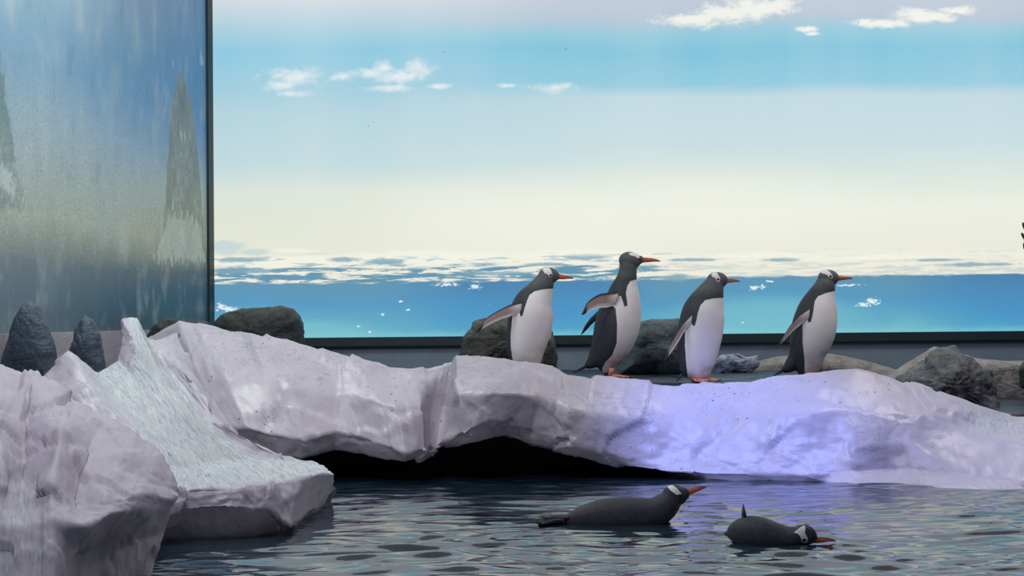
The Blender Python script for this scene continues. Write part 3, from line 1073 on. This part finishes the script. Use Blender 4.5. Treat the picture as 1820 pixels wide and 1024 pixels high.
def tube_from_rings(rings, seg=32):
    """rings: (x, z, y, r, ry) ; the spine lies in the x-z plane. Returns verts, faces."""
    vs, fs = [], []
    n = len(rings)
    for i, (x, z, y, r, ry) in enumerate(rings):
        a = rings[max(0, i - 1)]; b = rings[min(n - 1, i + 1)]
        t = Vector((b[0] - a[0], b[2] - a[2], b[1] - a[1])).normalized()
        side = t.cross(Vector((0, 1, 0)))
        side = Vector((t.z, 0, -t.x)) if side.length < 1e-6 else side
        side = Vector((t.z, 0, -t.x)).normalized()
        dep = Vector((0, 1, 0)) - t * t.y
        dep.normalize()
        for k in range(seg):
            th = 2 * math.pi * k / seg
            vs.append(Vector((x, y, z)) + side * (r * math.cos(th)) + dep * (ry * math.sin(th)))
    for i in range(n - 1):
        for k in range(seg):
            fs.append((i * seg + k, i * seg + (k + 1) % seg, (i + 1) * seg + (k + 1) % seg, (i + 1) * seg + k))
    c0 = len(vs); vs.append(Vector((rings[0][0], rings[0][2], rings[0][1])))
    c1 = len(vs); vs.append(Vector((rings[-1][0], rings[-1][2], rings[-1][1])))
    for k in range(seg):
        fs.append(((k + 1) % seg, k, c0))
        fs.append(((n - 1) * seg + k, (n - 1) * seg + (k + 1) % seg, c1))
    return vs, fs


def ellipsoid(c, rx, ry, rz, rot=0.0, seg=24, rings=16):
    vs, fs = [], []
    for i in range(1, rings):
        ph = math.pi * i / rings
        for k in range(seg):
            th = 2 * math.pi * k / seg
            x = rx * math.sin(ph) * math.cos(th); y = ry * math.sin(ph) * math.sin(th); z = rz * math.cos(ph)
            xr = x * math.cos(rot) - z * math.sin(rot); zr = x * math.sin(rot) + z * math.cos(rot)
            vs.append(c + Vector((xr, y, zr)))
    for i in range(rings - 2):
        for k in range(seg):
            fs.append((i * seg + k, (i + 1) * seg + k, (i + 1) * seg + (k + 1) % seg, i * seg + (k + 1) % seg))
    a = len(vs)
    xr, zr = -rz * math.sin(rot), rz * math.cos(rot)
    vs.append(c + Vector((xr, 0, zr))); vs.append(c - Vector((xr, 0, zr)))
    for k in range(seg):
        fs.append((k, (k + 1) % seg, a))
        fs.append(((rings - 2) * seg + (k + 1) % seg, (rings - 2) * seg + k, a + 1))
    return vs, fs


def remesh(name, pieces, voxel, iters=12):
    vs, fs = [], []
    for v, f in pieces:
        o = len(vs)
        vs += v
        fs += [tuple(i + o for i in q_) for q_ in f]
    me = bpy.data.meshes.new(name + '_tmp')
    me.from_pydata([tuple(v) for v in vs], [], fs)
    bm = bmesh.new(); bm.from_mesh(me)
    bmesh.ops.recalc_face_normals(bm, faces=bm.faces)
    bm.to_mesh(me); bm.free()
    ob = bpy.data.objects.new(name + '_tmp', me)
    COL.objects.link(ob)
    m = ob.modifiers.new('r', 'REMESH'); m.mode = 'VOXEL'; m.voxel_size = voxel
    s = ob.modifiers.new('s', 'SMOOTH'); s.iterations = iters; s.factor = 0.6
    dg = bpy.context.evaluated_depsgraph_get()
    res = bpy.data.meshes.new_from_object(ob.evaluated_get(dg))
    bpy.data.objects.remove(ob)
    bpy.data.meshes.remove(me)
    return res


def taper_tube(path, radii, seg=8):
    vs, fs = [], []
    n = len(path)
    for i, p in enumerate(path):
        t = (Vector(path[min(n - 1, i + 1)]) - Vector(path[max(0, i - 1)])).normalized()
        a = t.orthogonal().normalized(); b = t.cross(a)
        for k in range(seg):
            th = 2 * math.pi * k / seg
            vs.append(Vector(p) + (a * math.cos(th) + b * math.sin(th)) * radii[i])
    for i in range(n - 1):
        for k in range(seg):
            fs.append((i * seg + k, i * seg + (k + 1) % seg, (i + 1) * seg + (k + 1) % seg, (i + 1) * seg + k))
    c = len(vs); vs.append(Vector(path[0])); vs.append(Vector(path[-1]))
    for k in range(seg):
        fs.append(((k + 1) % seg, k, c)); fs.append(((n - 1) * seg + k, (n - 1) * seg + (k + 1) % seg, c + 1))
    return vs, fs


def make_foot(root, ankle, heading, ground, size=0.10, parent_name='foot', mat=None):
    """webbed foot: shank, three toes joined by web; ankle in root-local metres"""
    h = Vector((math.cos(heading), math.sin(heading), 0))
    sd = Vector((-h.y, h.x, 0))
    heel = Vector((ankle.x, ankle.y, ground + 0.012)) - h * 0.01
    pieces = [taper_tube([ankle, (ankle + heel) / 2, heel], [0.02, 0.016, 0.017])]
    tips = []
    for a, L in ((-0.45, 0.86), (0, 1.0), (0.45, 0.86)):
        d = h * math.cos(a) + sd * math.sin(a)
        tip = heel + d * size * L; tip.z = ground + 0.006
        k = heel + d * size * L * 0.5; k.z = ground + 0.014
        pieces.append(taper_tube([heel, k, tip], [0.013, 0.0095, 0.006]))
        tips.append((tip, d))
    # web
    w = [heel] + [t for t, _ in tips]
    vs = []
    for p in w: vs += [Vector((p.x, p.y, ground + 0.011)), Vector((p.x, p.y, ground + 0.003))]
    # pull web edge back a little
    fs = [(0, 2, 4), (0, 4, 6), (1, 5, 3), (1, 7, 5), (0, 1, 3, 2), (2, 3, 5, 4), (4, 5, 7, 6), (6, 7, 1, 0)]
    pieces.append((vs, fs))
    V, Fc = [], []
    for v, f in pieces:
        o = len(V); V += v; Fc += [tuple(i + o for i in q_) for q_ in f]
    ft = mesh_obj(parent_name, V, Fc, mat or FOOT, parent=root)
    fix_normals(ft)
    for tip, d in tips:
        v, f = taper_tube([tip - d * 0.002, tip + d * 0.010 + Vector((0, 0, 0.001)), tip + d * 0.018 - Vector((0, 0, 0.004))], [0.0045, 0.003, 0.0006], 6)
        mesh_obj('claw', v, f, CLAW, parent=ft)
    return ft


def penguin(label, zoom, D, rings, head, face, white, patch, eye, beak, flippers, tail, yaw, rump=None, ground=None, feet=None,
            group=None, depth_ratio=0.92, low_y=None, head_y=None, name='gentoo_penguin'):
    """All measurements in a zoomed crop of the photo: zoom=(ox, oy, scale). Converted to metres at distance D."""
    ox, oy, zs = zoom
    m = D / F / zs                                     # metres per crop pixel
    bx = rings[0][0]; by = ground if ground is not None else rings[0][1]
    base = at(ox + bx / zs, oy + by / zs, D)
    if ground is not None and low_y is not None:
        base.z = FZ + 0.0
        by = oy_of(base, zoom)                         # crop row of the floor at that distance
    root = empty('penguin', base)
    tag(root, label, 'penguin', group)
    L = lambda x, y: ((x - bx) * m, (by - y) * m)      # crop px -> local x, z
    # body
    R_ = []
    for q_ in rings:
        x, z = L(q_[0], q_[1])
        yo = q_[3] * m if len(q_) > 3 else 0.0
        R_.append((x, z, yo, q_[2] * m, q_[2] * m * depth_ratio))
    RS = [(a, b, c, max(d, 0.004), max(e, 0.004)) for a, b, c, d, e in smooth_path(R_, 60)]
    pieces = [tube_from_rings(RS)]
    for cx, cy, rr in ((rings[0][0], rings[0][1], rings[0][2]),):
        x, z = L(cx, cy)
        pieces.append(ellipsoid(Vector((x, R_[0][2], z)), rr * m * 0.98, rr * m * 0.9, rr * m * 0.5))
    hx, hz = L(head[0], head[1])
    hyo = (head[5] if len(head) > 5 else 0) * m
    rot = R(head[4]) if len(head) > 4 else 0
    hr = (head[2] * 1.06 * m, min(head[2], head[3]) * 0.95 * m, head[3] * 1.08 * m)
    pieces.append(ellipsoid(Vector((hx, hyo, hz)), hr[0], hr[1], hr[2], rot))
    # face wedge to the beak base
    fx, fz = L(face[0], face[1])
    fr = []
    for t in np.linspace(0, 1, 12):
        r0 = hr[2] * 0.9; r1 = (face[2] + 3) * m
        r = r0 + (r1 - r0) * (t ** 0.8)
        fr.append((hx + (fx - hx) * t, hz + (fz - hz) * t, hyo, r, r * 0.85))
    pieces.append(tube_from_rings(fr, 20))
    if rump:
        rr = [(*L(a, b), 0.0, c * m, c * m * 0.8) for a, b, c in rump]
        pieces.append(tube_from_rings(smooth_path(rr, 20), 24))
    me = remesh('body', pieces, 0.0045)
    # plumage masks
    wz = [[L(*p) for p in poly] for poly in white]
    pz = [[L(*p) for p in poly] for poly in patch]
    nv = len(me.vertices)
    co = np.empty(nv * 3, dtype=np.float32); me.vertices.foreach_get('co', co); co = co.reshape(-1, 3)
    sp = np.array([(r[0], r[1], r[2], r[3]) for r in RS])
    wmask = np.zeros(nv, dtype=np.float32); hmask = np.zeros(nv, dtype=np.float32); lmask = np.zeros(nv, dtype=np.float32)
    hz_lim = L(0, head_y)[1] if head_y else 9
    lz_lim = L(0, low_y)[1] if low_y else -9
    fy = R(yaw)
    T_ = np.gradient(sp[:, :2], axis=0); T_ /= np.linalg.norm(T_, axis=1, keepdims=True) + 1e-9
    for i in range(nv):
        x, y, z = co[i]
        k = int(np.argmin((sp[:, 0] - x) ** 2 + (sp[:, 1] - z) ** 2))
        tx, tz = T_[k]
        sx, sz = tz, -tx                               # in-plane direction across the spine, to the front
        off = (x - sp[k, 0]) * sx + (z - sp[k, 1]) * sz
        y0 = y - sp[k, 2]
        th = math.atan2(y0, off)                       # 0 = front edge, -90 = facing viewer
        r = math.hypot(off, y0)
        mval = 0.0
        in_head = (z > hz_lim) if head_y else False
        if wz:
            ph = th - (-fy)
            ph = (ph + math.pi) % (2 * math.pi) - math.pi
            th2 = th
            if y0 > 0:
                th2 = (-fy) - ph
                th2 = (th2 + math.pi) % (2 * math.pi) - math.pi
            if th2 <= 1e-3:
                o2 = r * math.cos(th2)
                X = x + (o2 - off) * sx; Z = z + (o2 - off) * sz
                for p in wz: mval = max(mval, poly_mask(X, Z, p, 0.005))
        for p in pz: mval = max(mval, poly_mask(x, z, p, 0.0035))
        wmask[i] = mval
        hmask[i] = max(0, min(1, (z - hz_lim) / 0.05)) if head_y else 0.0
        lmask[i] = max(0, min(1, (lz_lim - z) / 0.15 + 0.2)) if low_y else 0.0
    for nme, arr in (('white', wmask), ('head', hmask), ('low', lmask)):
        a = me.attributes.new(nme, 'FLOAT', 'POINT'); a.data.foreach_set('value', arr)
    me.name = 'body'
    me.materials.clear(); me.materials.append(PLUME)
    me.polygons.foreach_set('use_smooth', [True] * len(me.polygons))
    body = bpy.data.objects.new('body', me); COL.objects.link(body); body.parent = root
    tree = None
    from mathutils.bvhtree import BVHTree
    bv = BVHTree.FromPolygons([Vector(c) for c in co.tolist()], [tuple(p.vertices) for p in me.polygons])
    # eyes on both sides of the head
    ex, ez = L(*eye)
    for s_ in (-1, 1):
        hit = bv.ray_cast(Vector((ex, s_ * 0.6 + hyo, ez)), Vector((0, -s_, 0)))
        if hit[0] is None: continue
        v, f = ellipsoid(hit[0] + Vector((0, -s_ * 0.002, 0)), 0.0085, 0.006, 0.0085, 0, 14, 10)
        mesh_obj('eye', v, f, EYE.m, parent=root)
    # beak: (base x, base y, half height, tip x, tip y)
    b0 = Vector((*[L(beak[0], beak[1])[0]], hyo, L(beak[0], beak[1])[1]))
    b1 = Vector((L(beak[3], beak[4])[0], hyo + (beak[6] * m if len(beak) > 6 else 0), L(beak[3], beak[4])[1]))
    hh = beak[2] * 1.12 * m
    ax = (b1 - b0).normalized(); up = Vector((-ax.z, 0, ax.x)).normalized()
    if abs(ax.z) < 0.9 and up.z < 0: up = -up
    vs, fs, rd = [], [], []
    seg, nb = 16, 18
    for i in range(nb):
        t = i / (nb - 1)
        tt = -0.12 + 1.12 * t
        c = b0.lerp(b1, tt) - up * (hh * 0.55 * max(0, t - 0.55) ** 1.6 * 2)
        h_ = hh * max(0.10, (1 - t) ** 0.62 * 0.9 + 0.06)
        if i == nb - 1: h_ = hh * 0.08
        for k in range(seg):
            a = 2 * math.pi * k / seg
            vs.append(c + up * (h_ * math.cos(a)) + Vector((0, 1, 0)) * (h_ * 0.72 * math.sin(a)))
            rd.append(max(0, min(1, (math.cos(a) - (0.62 - 0.75 * t ** 2)) * 4)) if beak[5] else max(0, min(1, (math.cos(a) - 0.75 + 1.4 * t ** 5) * 4)))
    for i in range(nb - 1):
        for k in range(seg):
            fs.append((i * seg + k, i * seg + (k + 1) % seg, (i + 1) * seg + (k + 1) % seg, (i + 1) * seg + k))
    fs.append(tuple(range(seg))); fs.append(tuple((nb - 1) * seg + k for k in range(seg)))
    bk = mesh_obj('beak', vs, fs, BEAK, parent=root, attrs={'ridge': rd})
    fix_normals(bk)
    # flippers
    for fl in flippers:
        n = 26
        up_ = smooth_path([L(*p) for p in resample(fl['lead'], 9)], n)
        lo_ = smooth_path([L(*p) for p in resample(fl['trail'], 9)], n)
        y0, y1 = fl['y'][0] * m, fl['y'][1] * m
        vs, fs, ta, sa, oa = [], [], [], [], []
        ns = 9
        for i in range(n):
            s_ = i / (n - 1)
            yy = y0 + (y1 - y0) * s_
            th = 0.010 * (1 - 0.7 * s_) + 0.002
            for side in (-1, 1):
                for j in range(ns):
                    t = j / (ns - 1)
                    if side == 1: t = 1 - t
                    x = up_[i][0] + (lo_[i][0] - up_[i][0]) * t; z = up_[i][1] + (lo_[i][1] - up_[i][1]) * t
                    b = math.sin(math.pi * t) ** 0.6 * th
                    vs.append(Vector((x, yy + side * b + fl.get('twist', 0) * (t - 0.5), z)))
                    ta.append(t); sa.append(s_)
                    oa.append(1.0 if (side == -1) == bool(fl.get('outer')) else 0.0)
        w_ = 2 * ns
        for i in range(n - 1):
            for k in range(w_):
                fs.append((i * w_ + k, i * w_ + (k + 1) % w_, (i + 1) * w_ + (k + 1) % w_, (i + 1) * w_ + k))
        fs.append(tuple(range(w_))); fs.append(tuple((n - 1) * w_ + k for k in range(w_)))
        fo = mesh_obj('flipper', vs, fs, FLIP, parent=root, attrs={'t': ta, 's': sa, 'outer': oa})
        fix_normals(fo)
    # tail: stiff fan of quills
    if tail:
        a0 = Vector((L(*tail[0])[0], tail[3] * m if len(tail) > 3 else 0, L(*tail[0])[1]))
        a1 = Vector((L(*tail[1])[0], tail[3] * m if len(tail) > 3 else 0, L(*tail[1])[1]))
        wd = tail[2] * m
        ax = (a1 - a0).normalized()
        V, Fc = [], []
        for k in range(9):
            u_ = (k - 4) / 4
            tip = a1 + Vector((0, 1, 0)) * u_ * wd * 1.1 - ax * (abs(u_) * 0.02)
            st = a0 + Vector((0, 1, 0)) * u_ * wd * 0.5
            v, f = taper_tube([st, st.lerp(tip, 0.6), tip], [wd * 0.34, wd * 0.26, 0.002], 6)
            o = len(V); V += v; Fc += [tuple(i + o for i in q_) for q_ in f]
        tl = mesh_obj('tail', V, Fc, DARKP.m, parent=root)
        fix_normals(tl)
    if feet:
        for (x, y, yo, hd) in feet:
            lx, lz = L(x, y)
            make_foot(root, Vector((lx, yo * m, lz)), R(hd), 0.0, 0.125, mat=None if ground is not None else DARKP.m)
    return root


def oy_of(p, zoom):
    """row in the crop where the world point p shows"""
    v = M3.transposed() @ (p - CAM)
    py = 512 - F * v.y / (-v.z)
    return (py - zoom[1]) * zoom[2]


Z1 = (800, 430, 3.7925)
Z2 = (1150, 430, 3.7925)
Z3 = (920, 830, 3.0333)

penguin('penguin farthest left on the ledge, standing before the streaked boulder with one flipper held back', Z1, 10.25,
        [(515, 900, 62), (512, 850, 88), (511, 790, 112), (512, 720, 130), (526, 640, 144), (540, 560, 151), (553, 480, 149), (571, 415, 133), (598, 360, 108),
         (622, 312, 84), (642, 270, 68), (655, 235, 56)],
        (672, 227, 66, 50, -8), (742, 236, 19),
        [[(720, 312), (690, 318), (640, 322), (575, 335), (540, 360), (522, 400), (505, 450), (492, 498), (480, 506), (470, 470), (445, 470), (425, 500),
          (418, 560), (410, 640), (412, 720), (425, 810), (440, 1000), (720, 1000), (760, 600), (740, 330)]],
        [[(628, 190), (645, 176), (675, 176), (688, 196), (696, 222), (692, 240), (676, 238), (664, 222), (644, 214)]],
        (684, 228), (748, 238, 17, 840, 244, False),
        [dict(lead=[(492, 402), (400, 428), (330, 462), (265, 500), (215, 545), (178, 606)],
              trail=[(478, 492), (440, 490), (400, 505), (340, 522), (260, 560), (186, 606)], y=(-105, -150), outer=False),
         dict(lead=[(600, 420), (620, 520), (640, 620), (660, 700)], trail=[(660, 420), (690, 520), (690, 620), (668, 702)], y=(112, 125), outer=False)],
        ((430, 880), (380, 938), 26, 10), 50, rump=[(500, 780, 100), (470, 840, 72), (430, 885, 30)], ground=940, low_y=720, head_y=330,
        feet=[(485, 930, -40, -35), (545, 930, 30, -35)])

penguin('tall penguin with stretched neck and both flippers spread, standing beside the slate boulder', Z1, 10.75,
        [(1052, 868, 36), (1050, 835, 62), (1052, 795, 92), (1068, 750, 116), (1092, 690, 136), (1118, 610, 149), (1138, 530, 151), (1158, 450, 138), (1172, 380, 118),
         (1182, 320, 98), (1194, 265, 76), (1203, 215, 63), (1208, 170, 60), (1212, 140, 56)],
        (1220, 128, 72, 56, -6), (1308, 121, 20),
        [[(1290, 245), (1262, 255), (1215, 270), (1195, 300), (1184, 350), (1192, 432), (1172, 440), (1162, 405), (1150, 365), (1105, 375), (1085, 430),
          (1112, 450), (1120, 560), (1117, 680), (1088, 760), (1042, 810), (1025, 850), (1020, 960), (1250, 960), (1420, 600), (1420, 250)]],
        [[(1208, 82), (1230, 72), (1262, 78), (1284, 98), (1284, 112), (1268, 112), (1250, 100), (1222, 94)]],
        (1283, 118), (1314, 124, 17, 1428, 128, False),
        [dict(lead=[(1140, 335), (1100, 342), (1020, 350), (960, 375), (915, 420), (882, 490)],
              trail=[(1110, 432), (1060, 442), (1000, 445), (945, 462), (905, 486), (888, 492)], y=(-115, -175), outer=False),
         dict(lead=[(1060, 430), (1010, 462), (950, 520), (915, 572), (890, 628)],
              trail=[(1050, 490), (1005, 520), (960, 560), (925, 600), (895, 628)], y=(110, 170), outer=True)],
        ((925, 835), (822, 884), 30, 0), 22, rump=[(1060, 700, 120), (1000, 770, 72), (955, 815, 42), (915, 840, 18)], ground=900, low_y=700, head_y=260,
        feet=[(1085, 850, -70, -4), (1062, 850, 40, -2)])

penguin('third standing penguin from the left, lilac belly, on the lowest dip of the ice ledge', Z2, 10.05,
        [(348, 940, 50), (346, 900, 84), (338, 850, 112), (340, 790, 130), (346, 710, 144), (360, 620, 152), (374, 540, 151), (388, 470, 143), (406, 415, 124),
         (428, 362, 102), (448, 315, 80), (462, 282, 66), (470, 260, 54)],
        (482, 258, 68, 50, -6), (545, 262, 19),
        [[(560, 372), (510, 380), (440, 384), (385, 395), (352, 430), (336, 470), (322, 530), (312, 566), (296, 562), (288, 528), (262, 548), (250, 600),
          (248, 700), (255, 800), (268, 900), (290, 1000), (500, 1000), (640, 800), (640, 400)]],
        [[(436, 222), (455, 207), (478, 208), (484, 226), (496, 246), (494, 270), (474, 268), (464, 248), (444, 238)]],
        (481, 256), (548, 264, 16, 637, 264, True),
        [dict(lead=[(300, 480), (230, 552), (180, 630), (132, 710), (102, 796)],
              trail=[(288, 566), (250, 590), (205, 665), (160, 728), (112, 794)], y=(-110, -150), outer=False),
         dict(lead=[(420, 470), (450, 560), (470, 650), (480, 720)], trail=[(480, 470), (510, 560), (500, 650), (486, 720)], y=(112, 120), outer=False)],
        ((240, 890), (200, 940), 26, 10), 48, rump=[(330, 760, 118), (290, 830, 82), (245, 885, 34)], ground=950, low_y=760, head_y=370,
        feet=[(315, 925, -36, -60), (385, 925, 20, -50)])

penguin('rightmost standing penguin, chest lit and flipper swept back, before the low pale mound', Z2, 10.4,
        [(1085, 905, 52), (1085, 860, 80), (1086, 810, 102), (1088, 750, 122), (1100, 690, 138), (1122, 610, 149), (1140, 535, 147), (1154, 470, 136), (1170, 412, 118),
         (1186, 360, 94), (1202, 315, 76), (1212, 282, 66), (1220, 258, 54)],
        (1232, 243, 68, 50, -6), (1298, 246, 20),
        [[(1300, 330), (1250, 336), (1190, 350), (1142, 370), (1120, 400), (1110, 440), (1098, 500), (1086, 540), (1068, 542), (1066, 505), (1048, 505),
          (1034, 560), (1032, 680), (1045, 780), (1052, 870), (1055, 1000), (1300, 1000), (1360, 400)]],
        [[(1170, 205), (1190, 190), (1215, 188), (1236, 204), (1250, 228), (1250, 248), (1232, 248), (1212, 224), (1186, 214)]],
        (1237, 236), (1303, 246, 18, 1394, 245, False),
        [dict(lead=[(1085, 440), (1010, 490), (950, 560), (900, 630), (846, 716)],
              trail=[(1072, 530), (1030, 550), (965, 600), (905, 662), (852, 714)], y=(-108, -150), outer=False),
         dict(lead=[(1210, 480), (1215, 580), (1215, 680), (1200, 740)], trail=[(1265, 480), (1275, 580), (1240, 690), (1202, 742)], y=(100, 110), outer=True)],
        ((925, 860), (845, 908), 28, 0), 34, rump=[(1075, 690, 118), (1020, 780, 72), (960, 840, 42), (915, 868, 18)], ground=940, low_y=720, head_y=330,
        feet=[(1060, 920, -36, -30), (1120, 920, 34, -25)])

penguin('swimming penguin with head and orange beak raised, floating left of the other swimmer', Z3, 7.40,
        [(205, 300, 8), (270, 288, 34), (350, 278, 66), (450, 268, 90), (560, 264, 97), (650, 264, 94), (722, 258, 86), (772, 235, 78), (808, 205, 70), (832, 178, 58)],
        (848, 160, 66, 52, -10), (922, 146, 24),
        [], [[(806, 112), (832, 102), (856, 118), (880, 148), (866, 156), (846, 148), (824, 132)]],
        (868, 158), (928, 142, 17, 1014, 114, False),
        [dict(lead=[(740, 320), (680, 350), (600, 375), (540, 380)], trail=[(690, 315), (640, 335), (580, 360), (535, 378)], y=(-88, -150), outer=True),
         dict(lead=[(740, 320), (680, 350), (600, 375), (540, 380)], trail=[(690, 315), (640, 335), (580, 360), (535, 378)], y=(88, 150), outer=True)],
        ((290, 276), (112, 268), 34, -8), 0, ground=None, depth_ratio=1.0, feet=[(235, 292, -34, 188), (250, 292, 30, 170)])

penguin('swimming penguin lying low, tail tip up and orange beak touching the water', Z3, 6.72,
        [(1150, 372, 30, 90), (1190, 365, 68, 70), (1250, 362, 92, 45), (1320, 366, 90, 10), (1400, 374, 70, -25), (1455, 376, 58, -50), (1505, 366, 52, -75)],
        (1532, 358, 62, 50, -18, -85), (1592, 384, 20),
        [], [[(1468, 344), (1500, 318), (1524, 306), (1532, 314), (1524, 340), (1540, 372), (1536, 396), (1512, 392), (1500, 360), (1486, 346)]],
        (1522, 380), (1596, 386, 17, 1694, 382, True, -20),
        [dict(lead=[(1440, 440), (1400, 490), (1340, 520), (1290, 530)], trail=[(1390, 440), (1360, 480), (1310, 510), (1285, 528)], y=(-60, -150), outer=True)],
        ((1232, 300), (1227, 210), 34, 60), 0, ground=None, depth_ratio=1.0)

# small dark green sprig at the right edge, hanging before the backdrop
def sprig():
    p0 = at(1822, 395, 11.9)
    V, Fc = [], []
    random.seed(3)
    for (px, py, a) in ((1820, 402, 0.3), (1824, 412, -0.4), (1819, 420, 0.5), (1826, 428, 1.2), (1821, 438, 0.1), (1828, 400, 0.8)):
        c = at(px, py, 11.9)
        v, f = ellipsoid(c, 0.012, 0.006, 0.03, a, 10, 8)
        o = len(V); V += v; Fc += [tuple(i + o for i in q_) for q_ in f]
    top = at(1828, -60, 11.9)
    s = mesh_obj('hanging_sprig', V, Fc, flat('leaf_green', srgb(30, 70, 44), 0.5), origin=p0)
    v, f = taper_tube([at(1824, 438, 11.9), at(1823, 400, 11.9), at(1828, 200, 11.9), top], [0.004] * 4, 6)
    st = mesh_obj('stem', [q_ - p0 for q_ in v], f, DARK, parent=s)
    tag(s, 'small dark green sprig hanging at the right edge in front of the bright backdrop', 'plant')


sprig()
